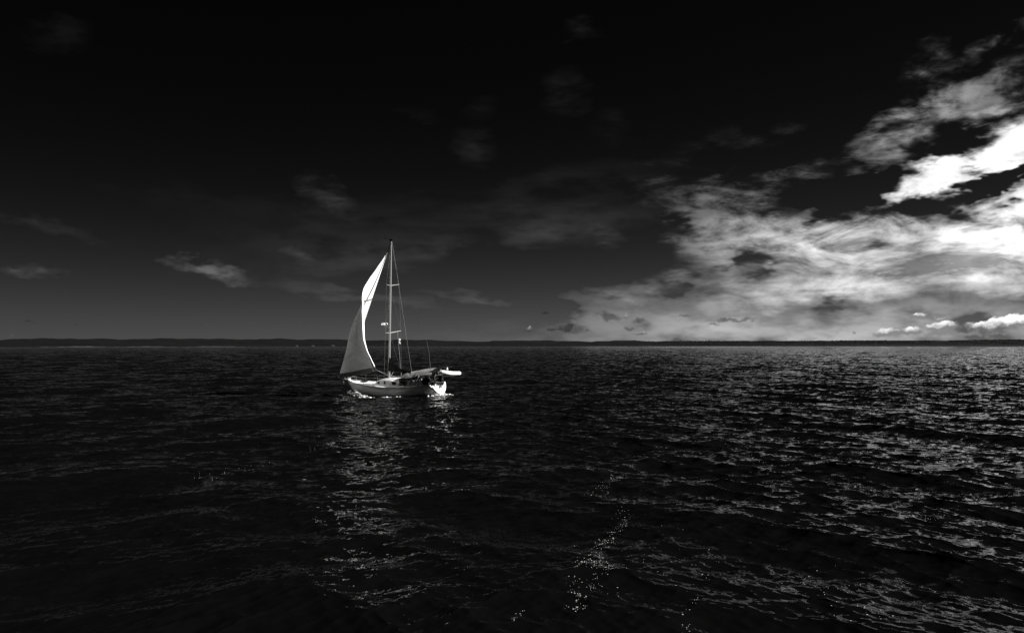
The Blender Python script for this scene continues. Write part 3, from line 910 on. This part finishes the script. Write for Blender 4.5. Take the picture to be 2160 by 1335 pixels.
# ring lifebuoy
lb = carried('lifebuoy', (-5.93, 1.40, zs + .2), 'white ring lifebuoy hanging on the left corner of the stern rail', 'lifebuoy', (0, 0, R(55)))
ring_ = MB()
ring_.tube([(.33 * math.cos(q), 0, .33 * math.sin(q)) for q in np.linspace(0, 2 * math.pi, 33)[:-1]], .085, 10, close=True)
ring_.build('ring', M['rubber'], lb)
for q in (45, 135, 225, 315):
    c = Vector((.33 * math.cos(R(q)), 0, .33 * math.sin(R(q))))
    d = Vector((-math.sin(R(q)), 0, math.cos(R(q))))
    MB().tube([c - d * .05, c + d * .05], .09, 10).build('band', M['canvas'], lb)
# anchor at the bow
an_ = carried('anchor', (5.85, 0, 1.38), 'small steel anchor hanging under the bow platform', 'anchor', (0, R(35), 0))
MB().tube([(-.5, 0, .12), (.1, 0, .0)], .035, 6).build('shank', M['steel'], an_)
mb = MB()
mb.add([(.16, 0, -.42), (.0, .2, -.05), (.06, 0, .0), (.0, -.2, -.05), (-.03, 0, -.1)], [(0, 1, 2), (0, 2, 3), (0, 4, 1), (0, 3, 4), (1, 4, 2), (2, 4, 3)])
mb.build('fluke', M['steel'], an_, False)
# block on the halyard
bk = carried('tackle_block', (-.86, -1.06, 5.55), 'small pale block hanging on a thin line behind the mast', 'rope block')
MB().lathe([(0, .12), (.07, .1), (.1, .0), (.07, -.1), (0, -.12)], (0, 0, .16), 10).build('cheek', M['rubber'], bk)
MB().tube([(0, 0, .06), (.06, 0, -.06), (-.03, 0, -.2), (-.05, 0, -.3)], [.03, .05, .05, .02], 6).build('shackle', M['rubber'], bk)

# ------------------------------------------------------------------ foam
def foam_line(x0, y0, x1, y1, n, hgt, spread, size):
    pts = []
    for _ in range(n):
        u = rng.random()
        x, y = x0 + (x1 - x0) * u, y0 + (y1 - y0) * u
        Y = CAM_H * F / (y - HOR)
        q = pt(x, y, Y)
        q.x += rng.normal() * spread; q.y += rng.normal() * spread
        p_ = surf(q.x, q.y)
        e = (math.sin(u * math.pi) ** .6) * (1 + .5 * math.sin(u * 23))
        sz = size * rng.uniform(.4, 1.2)
        pts.append(((p_.x, p_.y, p_.z + hgt * rng.random() ** 2 * max(e, .1)), (sz * 1.5, sz * 1.2, sz * .6)))
    return pts
tag(scatter('bow_wave_foam', foam_line(738, 831.0, 772, 835.5, 190, .36, .2, .13), M['foam']), 'white bow wave foam curling beside the front of the hull', 'foam', kind='stuff')
tag(scatter('side_wave_foam', foam_line(794, 835, 838, 837.5, 110, .14, .2, .08), M['foam']), 'thin white line of foam along the waterline amidships', 'foam', kind='stuff')
tag(scatter('stern_foam', foam_line(905, 837, 945, 836, 120, .06, .35, .07), M['foam']), 'broken white foam on the water under the stern', 'foam', kind='stuff')
# pale flecks in front: modelled in place of sun glints, some as drifting foam
fl = []
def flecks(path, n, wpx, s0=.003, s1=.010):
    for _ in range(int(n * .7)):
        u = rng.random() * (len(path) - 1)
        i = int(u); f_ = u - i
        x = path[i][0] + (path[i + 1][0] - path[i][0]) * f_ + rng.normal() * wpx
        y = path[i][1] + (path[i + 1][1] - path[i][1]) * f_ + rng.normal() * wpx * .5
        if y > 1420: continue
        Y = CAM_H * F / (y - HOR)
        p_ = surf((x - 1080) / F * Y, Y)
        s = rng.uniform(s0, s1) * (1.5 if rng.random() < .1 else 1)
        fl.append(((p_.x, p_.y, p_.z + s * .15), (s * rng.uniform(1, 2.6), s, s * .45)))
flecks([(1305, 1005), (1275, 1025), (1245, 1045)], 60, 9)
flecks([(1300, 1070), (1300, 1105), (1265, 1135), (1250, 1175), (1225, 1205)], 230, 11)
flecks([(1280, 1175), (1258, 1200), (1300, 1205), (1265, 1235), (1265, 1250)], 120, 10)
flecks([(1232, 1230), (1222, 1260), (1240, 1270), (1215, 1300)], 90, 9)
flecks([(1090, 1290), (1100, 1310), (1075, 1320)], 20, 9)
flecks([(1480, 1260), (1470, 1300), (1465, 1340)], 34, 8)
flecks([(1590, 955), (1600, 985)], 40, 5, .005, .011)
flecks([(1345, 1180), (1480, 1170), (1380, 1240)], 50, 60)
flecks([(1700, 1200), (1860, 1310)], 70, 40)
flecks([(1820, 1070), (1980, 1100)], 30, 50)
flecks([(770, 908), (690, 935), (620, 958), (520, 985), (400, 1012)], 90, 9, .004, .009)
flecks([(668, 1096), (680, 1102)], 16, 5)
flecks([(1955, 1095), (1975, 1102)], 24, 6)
tag(scatter('foam_glint_flecks', fl, M['fleck'], .35), 'scattered white flecks modelling sun glints and streaks of foam on the near water', 'foam', kind='stuff')
